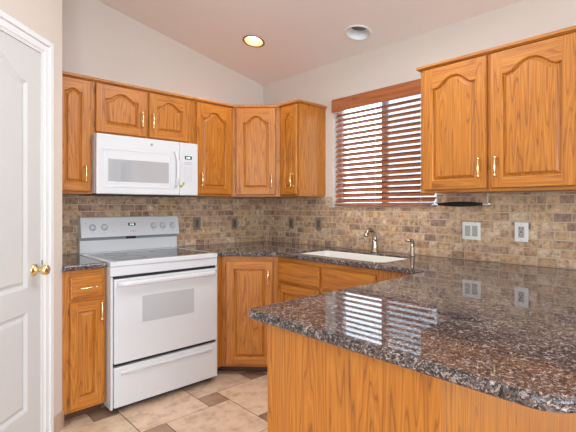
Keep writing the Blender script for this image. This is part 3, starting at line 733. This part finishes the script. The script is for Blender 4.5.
# ------------------------------------------------------------------ microwave
MX0, MX1 = -1.7485, -0.994; MW = MX1-MX0; MZ = 1.352; MH = 0.4035
t = thing('microwave', 'white over-the-range microwave hanging below the short wall cabinet', 'microwave', (MX0, -0.001, MZ))
mb = MB(); mb.box(0, MW, -0.372, -0.001, 0.008, MH, bev=0.002); mb.build('microwave_body', M['whitep'], t)
bx('underside_grille', (0.004, MW-0.004, -0.375, -0.01, 0.0, 0.0078), M['gap'], t)
sx = 0.598
mb = MB(); mb.box(0.0, sx-0.001, -0.408, -0.3725, 0.004, MH-0.001, bev=0.006, seg=3); md_ = mb.build('microwave_door', M['white'], t)
mb = MB(); mb.box(sx+0.001, MW, -0.408, -0.3725, 0.004, MH-0.001, bev=0.006, seg=3); pn = mb.build('control_panel', M['white'], t)
mb = MB()   # raised surround
x0, x1, z0, z1 = 0.040, 0.535, 0.050, 0.312
for b in ((x0, x1, z1-0.012, z1), (x0, x1, z0, z0+0.012), (x0, x0+0.012, z0+0.012, z1-0.012), (x1-0.012, x1, z0+0.012, z1-0.012)): mb.box(b[0], b[1], -0.4105, -0.4082, b[2], b[3])
mb.build('window_surround', M['whitep'], md_, bevel=0.002)
bx('door_window', (0.074, 0.510, -0.4098, -0.4082, 0.090, 0.240), M['mwglass'], md_, bev=0.0007)
mb = MB(); mb.tube([(0.560, -0.409, 0.060), (0.568, -0.424, 0.085), (0.572, -0.432, 0.14), (0.573, -0.434, 0.20), (0.572, -0.430, 0.26), (0.566, -0.420, 0.30), (0.552, -0.409, 0.328)], [0.007, 0.010, 0.012, 0.012, 0.011, 0.009, 0.006], n=12); mb.build('door_handle', M['white'], md_)
mb = MB(); mb.lathe([(0.0095, 0), (0.0095, 0.0012), (0.0, 0.0012)], (0.380, -0.408, 0.361), (0, -1, 0), n=24); em = mb.build('round_emblem', M['grey'], md_)
mb = MB(); mb.lathe([(0.0078, 0.0011), (0.0078, 0.0018), (0.0064, 0.0018), (0.0064, 0.0011)], (0.380, -0.408, 0.361), (0, -1, 0), n=24, cap=False)
for s_ in (-1, 1): mb.tube([(0.380+s_*0.0005, -0.4095, 0.3645), (0.380+s_*0.004, -0.4095, 0.3640), (0.380+s_*0.0046, -0.4095, 0.361), (0.380+s_*0.003, -0.4095, 0.3585), (0.380+s_*0.001, -0.4095, 0.361)], 0.0005, n=6)
mb.build('emblem_script', M['whitep'], em)
cd = bx('clock_display', (0.642, 0.700, -0.4095, -0.4082, 0.277, 0.302), M['black'], pn)
mb = MB()
for xa in (0.655, 0.668, 0.678): mb.box(xa, xa+0.007, -0.4100, -0.4096, 0.283, 0.295)
mb.build('clock_digits', M['digits'], cd)
for r_ in range(7):
    for c in range(3):
        mb = MB(); xx = 0.634+c*0.026; zz = 0.108+r_*0.0165
        mb.box(xx, xx+0.018, -0.4088, -0.4081, zz, zz+0.010); mb.build('touch_button', M['lgrey'], pn)
mb = MB()
for r_ in range(2): mb.box(0.640, 0.700, -0.4088, -0.4081, 0.240+r_*0.012, 0.2425+r_*0.012)
mb.build('panel_print', M['grey'], pn)
mb = MB(); mb.lathe([(0.013, 0), (0.013, 0.0008), (0, 0.0008)], (0.612, -0.4083, 0.075), (0, -1, 0), n=14); mb.lathe([(0.010, 0), (0.010, 0.001), (0, 0.001)], (0.630, -0.4083, 0.093), (0, -1, 0), n=14); mb.build('yellow_green_discs', M['green'], pn)  # two small yellow-green discs low on the control panel

# ------------------------------------------------------------------ cover plates
def plate(name, label, cat, wall, u, z, w_, h_, kind, mp, mi_, group=None):
    """wall 'A': u is x, wall 'B': u is y"""
    t = thing(name, label, cat, (u, -0.0122, z) if wall == 'A' else (-0.0122, u, z), 0 if wall == 'A' else -PI/2, group)
    mb = MB(); mb.box(-w_/2, w_/2, -0.006, 0.0, -h_/2, h_/2, bev=0.0025); mb.build('cover_plate', M[mp], t)
    if kind == 'rocker2':
        for s_ in (-1, 1):
            mb = MB(); mb.box(s_*0.023-0.0165, s_*0.023+0.0165, -0.0072, -0.0061, -0.033, 0.033)
            mb.build('rocker_frame', M['lens'], t)
            mb = MB(); mb.loft([[(s_*0.023+a*0.0155, -0.0073, b*0.032) for a, b in ((-1, -1), (1, -1), (1, 1), (-1, 1))], [(s_*0.023+a*0.015, -0.0095-(0.0025 if b > 0 else 0), b*0.031) for a, b in ((-1, -1), (1, -1), (1, 1), (-1, 1))]], smooth=False); mb.build('rocker_switch', M[mi_], t)
        sc = (-0.023, 0.023)
    else:
        mb = MB(); mb.box(-0.0165, 0.0165, -0.0075, -0.0061, -0.033, 0.033, bev=0.0008); ins = mb.build('receptacle', M[mi_], t)
        mb = MB()
        for zc in (0.018, -0.018):
            mb.box(-0.0095, -0.0055, -0.0080, -0.0076, zc-0.002, zc+0.008); mb.box(0.0055, 0.0095, -0.0080, -0.0076, zc-0.001, zc+0.007); mb.box(-0.0022, 0.0022, -0.0080, -0.0076, zc-0.011, zc-0.006)
        mb.box(-0.006, 0.006, -0.0080, -0.0076, -0.003, 0.003)
        mb.build('socket_slots', M['black'], ins)
        sc = (0,)
    for sx_ in sc:
        for s_ in (-1, 1):
            mb = MB(); mb.lathe([(0.003, 0), (0.003, 0.0008), (0, 0.0012)], (sx_, -0.006, s_*0.046), (0, -1, 0), n=10); mb.build('screw', M['lgrey'] if mp == 'platew' else M['platetd'], t)
plate('light_switch', 'white double rocker switch plate on the stone tile, right of the blind', 'switch', 'B', -2.102, 1.116, 0.116, 0.112, 'rocker2', 'platew', 'switchg')
plate('wall_outlet', 'white outlet on the stone tile at the right, beside the double switch', 'outlet', 'B', -2.396, 1.122, 0.074, 0.114, 'out', 'platew', 'switchg', 'outlets on the tile backsplash')
plate('wall_outlet', 'taupe outlet on the stone tile just right of the range', 'outlet', 'A', -0.770, 1.120, 0.072, 0.112, 'out', 'platet', 'platetd', 'outlets on the tile backsplash')
plate('wall_outlet', 'taupe outlet on the back wall tile nearest the room corner', 'outlet', 'A', -0.367, 1.110, 0.066, 0.105, 'out', 'platet', 'platetd', 'outlets on the tile backsplash')
plate('wall_outlet', 'taupe outlet on the window wall tile nearest the room corner', 'outlet', 'B', -0.426, 1.115, 0.068, 0.100, 'out', 'platet', 'platetd', 'outlets on the tile backsplash')
plate('wall_outlet', 'taupe outlet on the window wall tile just left of the window', 'outlet', 'B', -0.775, 1.122, 0.072, 0.112, 'out', 'platet', 'platetd', 'outlets on the tile backsplash')

# bar hanging below the right wall cabinet
t = thing('hanging_bar', 'black tapered bar with silver ends hanging below the right wall cabinet', 'bar', (-0.12, -2.07, 1.287))
mb = MB(); mb.tube([(0, y_, 0) for y_ in (0.140, 0.10, 0.05, 0.0, -0.05, -0.10, -0.145)], [0.008, 0.011, 0.0145, 0.0165, 0.0150, 0.012, 0.009], n=14); mb.build('grip', M['matblack'], t)
mb = MB(); mb.tube([(0, 0.195, -0.001), (0, 0.17, 0), (0, 0.140, 0)], [0.0045, 0.010, 0.0075], n=12); mb.build('end_cap', M['steel'], t)
mb = MB(); mb.tube([(0, -0.145, 0), (0, -0.155, 0), (0, -0.185, 0), (0, -0.192, 0)], [0.0085, 0.0100, 0.0100, 0.006], n=12); mb.build('end_cap', M['steel'], t)
mb = MB(); mb.tube([(0, -0.176, 0.005), (0, -0.176, UB-1.287-0.0003)], 0.0026, n=8); mb.build('hanging_wire', M['trimw'], t)

# ------------------------------------------------------------------ pantry door
def DW(s, z): return s, z
t = struct(bpy.data.objects.new('door_1', None)); COL.objects.link(t)
t.location = (*diag(S0+0.0, 0.0), 0); t.rotation_euler = (0, 0, PI/4)     # local x runs back towards the corner, -y is out
W_ = S1-S0; DTH = 0.035
# local x: 0 at S0 (latch side), negative going away along the wall
dx0, dx1 = -W_+0.014, -0.012; yf = -0.004
N = 36
def dloop(a0, a1, z0, z1, rise, inset, y):
    a0 += inset; a1 -= inset; pts = [(a0+(a1-a0)*i/N, y, z0+inset) for i in range(N+1)]
    for i in range(N+1):
        u = 1-2*i/N; a = abs(u)
        zz = z1-inset+(rise*(0.5+0.5*math.cos(PI*min(1, a/0.97))) if rise else 0)
        pts.append(((a0+a1)/2+u*(a1-a0)/2, y, zz))
    return pts
mb = MB(); pa, pb = dx0+0.118, dx1-0.104
panels = [(0.245, 0.742, 0.0), (0.862, 1.900, 0.115)]
F = mb.bm.faces.new; V = mb.bm.verts.new; zt, z_b = DH-0.004, 0.012
def grid_face(pts): return F([V(p) for p in pts])
loops = [dloop(pa, pb, a, b, r_, 0, yf) for a, b, r_ in panels]
zmid = 0.802
grid_face([(dx0, yf, z_b), (pa, yf, z_b), (pa, yf, zt), (dx0, yf, zt)]); grid_face([(pb, yf, z_b), (dx1, yf, z_b), (dx1, yf, zt), (pb, yf, zt)])
n1 = N+1
for i in range(N):
    l0, l1 = loops
    for p, q, ztop_, zbot in ((l0[i], l0[i+1], None, z_b), ): grid_face([(p[0], yf, z_b), (q[0], yf, z_b), q, p])
    j = 2*n1-1-i
    grid_face([l0[j], l0[j-1], (l1[i+1][0], yf, l1[i+1][2]), l1[i]])
    grid_face([l1[j], l1[j-1], (l1[j-1][0], yf, zt), (l1[j][0], yf, zt)])
for a, b, r_ in panels:
    rs = [dloop(pa, pb, a, b, r_, i_, y_) for i_, y_ in ((0, yf), (0.004, yf+0.003), (0.016, yf+0.011), (0.022, yf+0.011), (0.036, yf+0.003), (0.040, yf+0.002))]
    vr = [[V(p) for p in r] for r in rs]
    for r0, r1 in zip(vr, vr[1:]):
        for i in range(len(r0)): F((r0[i], r0[(i+1) % len(r0)], r1[(i+1) % len(r0)], r1[i]))
    lp = vr[-1]
    for i in range(N): F((lp[i], lp[i+1], lp[2*n1-2-i], lp[2*n1-1-i]))
c0 = [(dx0, z_b), (dx1, z_b), (dx1, zt), (dx0, zt)]
for i in range(4):
    a, b = c0[i], c0[(i+1) % 4]; grid_face([(a[0], yf, a[1]), (b[0], yf, b[1]), (b[0], yf+DTH, b[1]), (a[0], yf+DTH, a[1])])
grid_face([(p[0], yf+DTH, p[1]) for p in c0])
bmesh.ops.remove_doubles(mb.bm, verts=mb.bm.verts, dist=1e-5)
mb.build('door_slab', M['doorw'], t)
# casing in three steps, and jambs
mb = MB()
for (a, b, d_) in ((0.006, 0.082, 0.010), (0.014, 0.040, 0.015), (0.052, 0.082, 0.020)):
    for sgn, e0 in ((1, 0.0), (-1, -W_)):
        xa, xb = e0+sgn*a, e0+sgn*b
        mb.box(xa, xb, -d_, 0.0, 0.0005, DH+a if False else DH+b)
    mb.box(-W_-a, a, -d_, 0.0, DH+a, DH+b)
mb.build('door_casing', M['trimw'], t, bevel=0.003)
mb = MB(); mb.box(-0.010, 0.006, -0.009, TH-0.02, 0.0005, DH+0.006); mb.box(-W_-0.006, -W_+0.010, -0.009, TH-0.02, 0.0005, DH+0.006); mb.box(-W_+0.0102, -0.0102, -0.009, TH-0.02, DH-0.002, DH+0.006); mb.build('door_jamb', M['trimw'], t)
mb = MB(); kx = -0.066
mb.lathe([(0.032, 0), (0.032, 0.003), (0.028, 0.008), (0.016, 0.012), (0.011, 0.020), (0.010, 0.030), (0.014, 0.036), (0.023, 0.044), (0.0275, 0.055), (0.0275, 0.063), (0.022, 0.073), (0.010, 0.078), (0, 0.079)], (kx, yf, 0.947), (0, -1, 0), n=28)
mb.build('door_knob', M['brass'], t)
bx('latch', (-0.011, -0.006, -0.012, -0.0092, 0.965, 0.990), M['gap'], t)
# stone skirting along the pantry wall, between casing and corner
mb = MB(); 
prism(mb, [diag(0.0, 0.0), diag(0.108, 0.0), diag(0.108, 0.009), diag(-0.004, 0.009)], 0.0005, 0.100)
bm_ = mb.bm; lay = bm_.loops.layers.float_color.new('tile')
for f in bm_.faces:
    for l in f.loops: l[lay] = (0.50, 0.36, 0.26, 1)
struct(mb.build('baseboard_left', M['floort']))

# ------------------------------------------------------------------ recessed ceiling lights
an = math.atan(SL)
def can(label, x, y, r, lit):
    t = thing('recessed_light', label, 'ceiling light', (x, y, cz(x)), 0, 'recessed ceiling lights')
    t.rotation_euler = (0, an, 0)
    mb = MB()
    if lit:
        mb.lathe([(r*1.13, -0.0006), (r*1.13, -0.003), (r*1.0, -0.004), (r*0.93, -0.001), (r*0.93, 0.004)], (0, 0, 0), n=40, cap=False); mb.build('trim_ring', M['lens'], t)
        mb = MB(); mb.lathe([(r*0.92, -0.002), (r*0.86, 0.03), (r*0.75, 0.07), (r*0.70, 0.10)], (0, 0, 0), n=40, cap=False); mb.build('reflector', M['gold'], t)
        mb = MB(); mb.lathe([(0.0, 0.044), (0.028, 0.046), (0.044, 0.054), (0.048, 0.068), (0.042, 0.09), (0.025, 0.105), (0, 0.106)], (0.0, 0.0, 0), n=32); mb.build('bulb', M['bulb'], t)
        d = bpy.data.lights.new('recessed_lamp', 'SPOT'); d.energy = 14; d.color = (1, 0.80, 0.55); d.spot_size = math.radians(125); d.spot_blend = 0.6; d.shadow_soft_size = 0.05
        o = bpy.data.objects.new('lamp', d); COL.objects.link(o); o.parent = t; o.location = (0, 0, 0.02)
    else:
        mb.lathe([(r*1.14, -0.0006), (r*1.14, -0.004), (r*1.04, -0.007), (r*0.96, -0.005), (r*0.93, 0.002)], (0, 0, 0), n=40, cap=False); mb.build('trim_ring', M['trimw'], t)
        mb = MB(); mb.lathe([(r*0.93, 0.001), (r*0.86, 0.012), (r*0.80, 0.03), (r*0.76, 0.055)], (0, 0, 0), n=40, cap=False); mb.build('baffle', M['trimw'], t)
        mb = MB(); mb.lathe([(r*0.76, 0.055), (r*0.5, 0.050), (0, 0.048)], (0, 0, 0), n=32, cap=False); mb.build('lens', M['lens'], t)
can('lit recessed ceiling light with a glowing bulb, nearer the corner', *LIGHTS[0], True)
can('unlit white recessed ceiling light above the window', *LIGHTS[1], False)
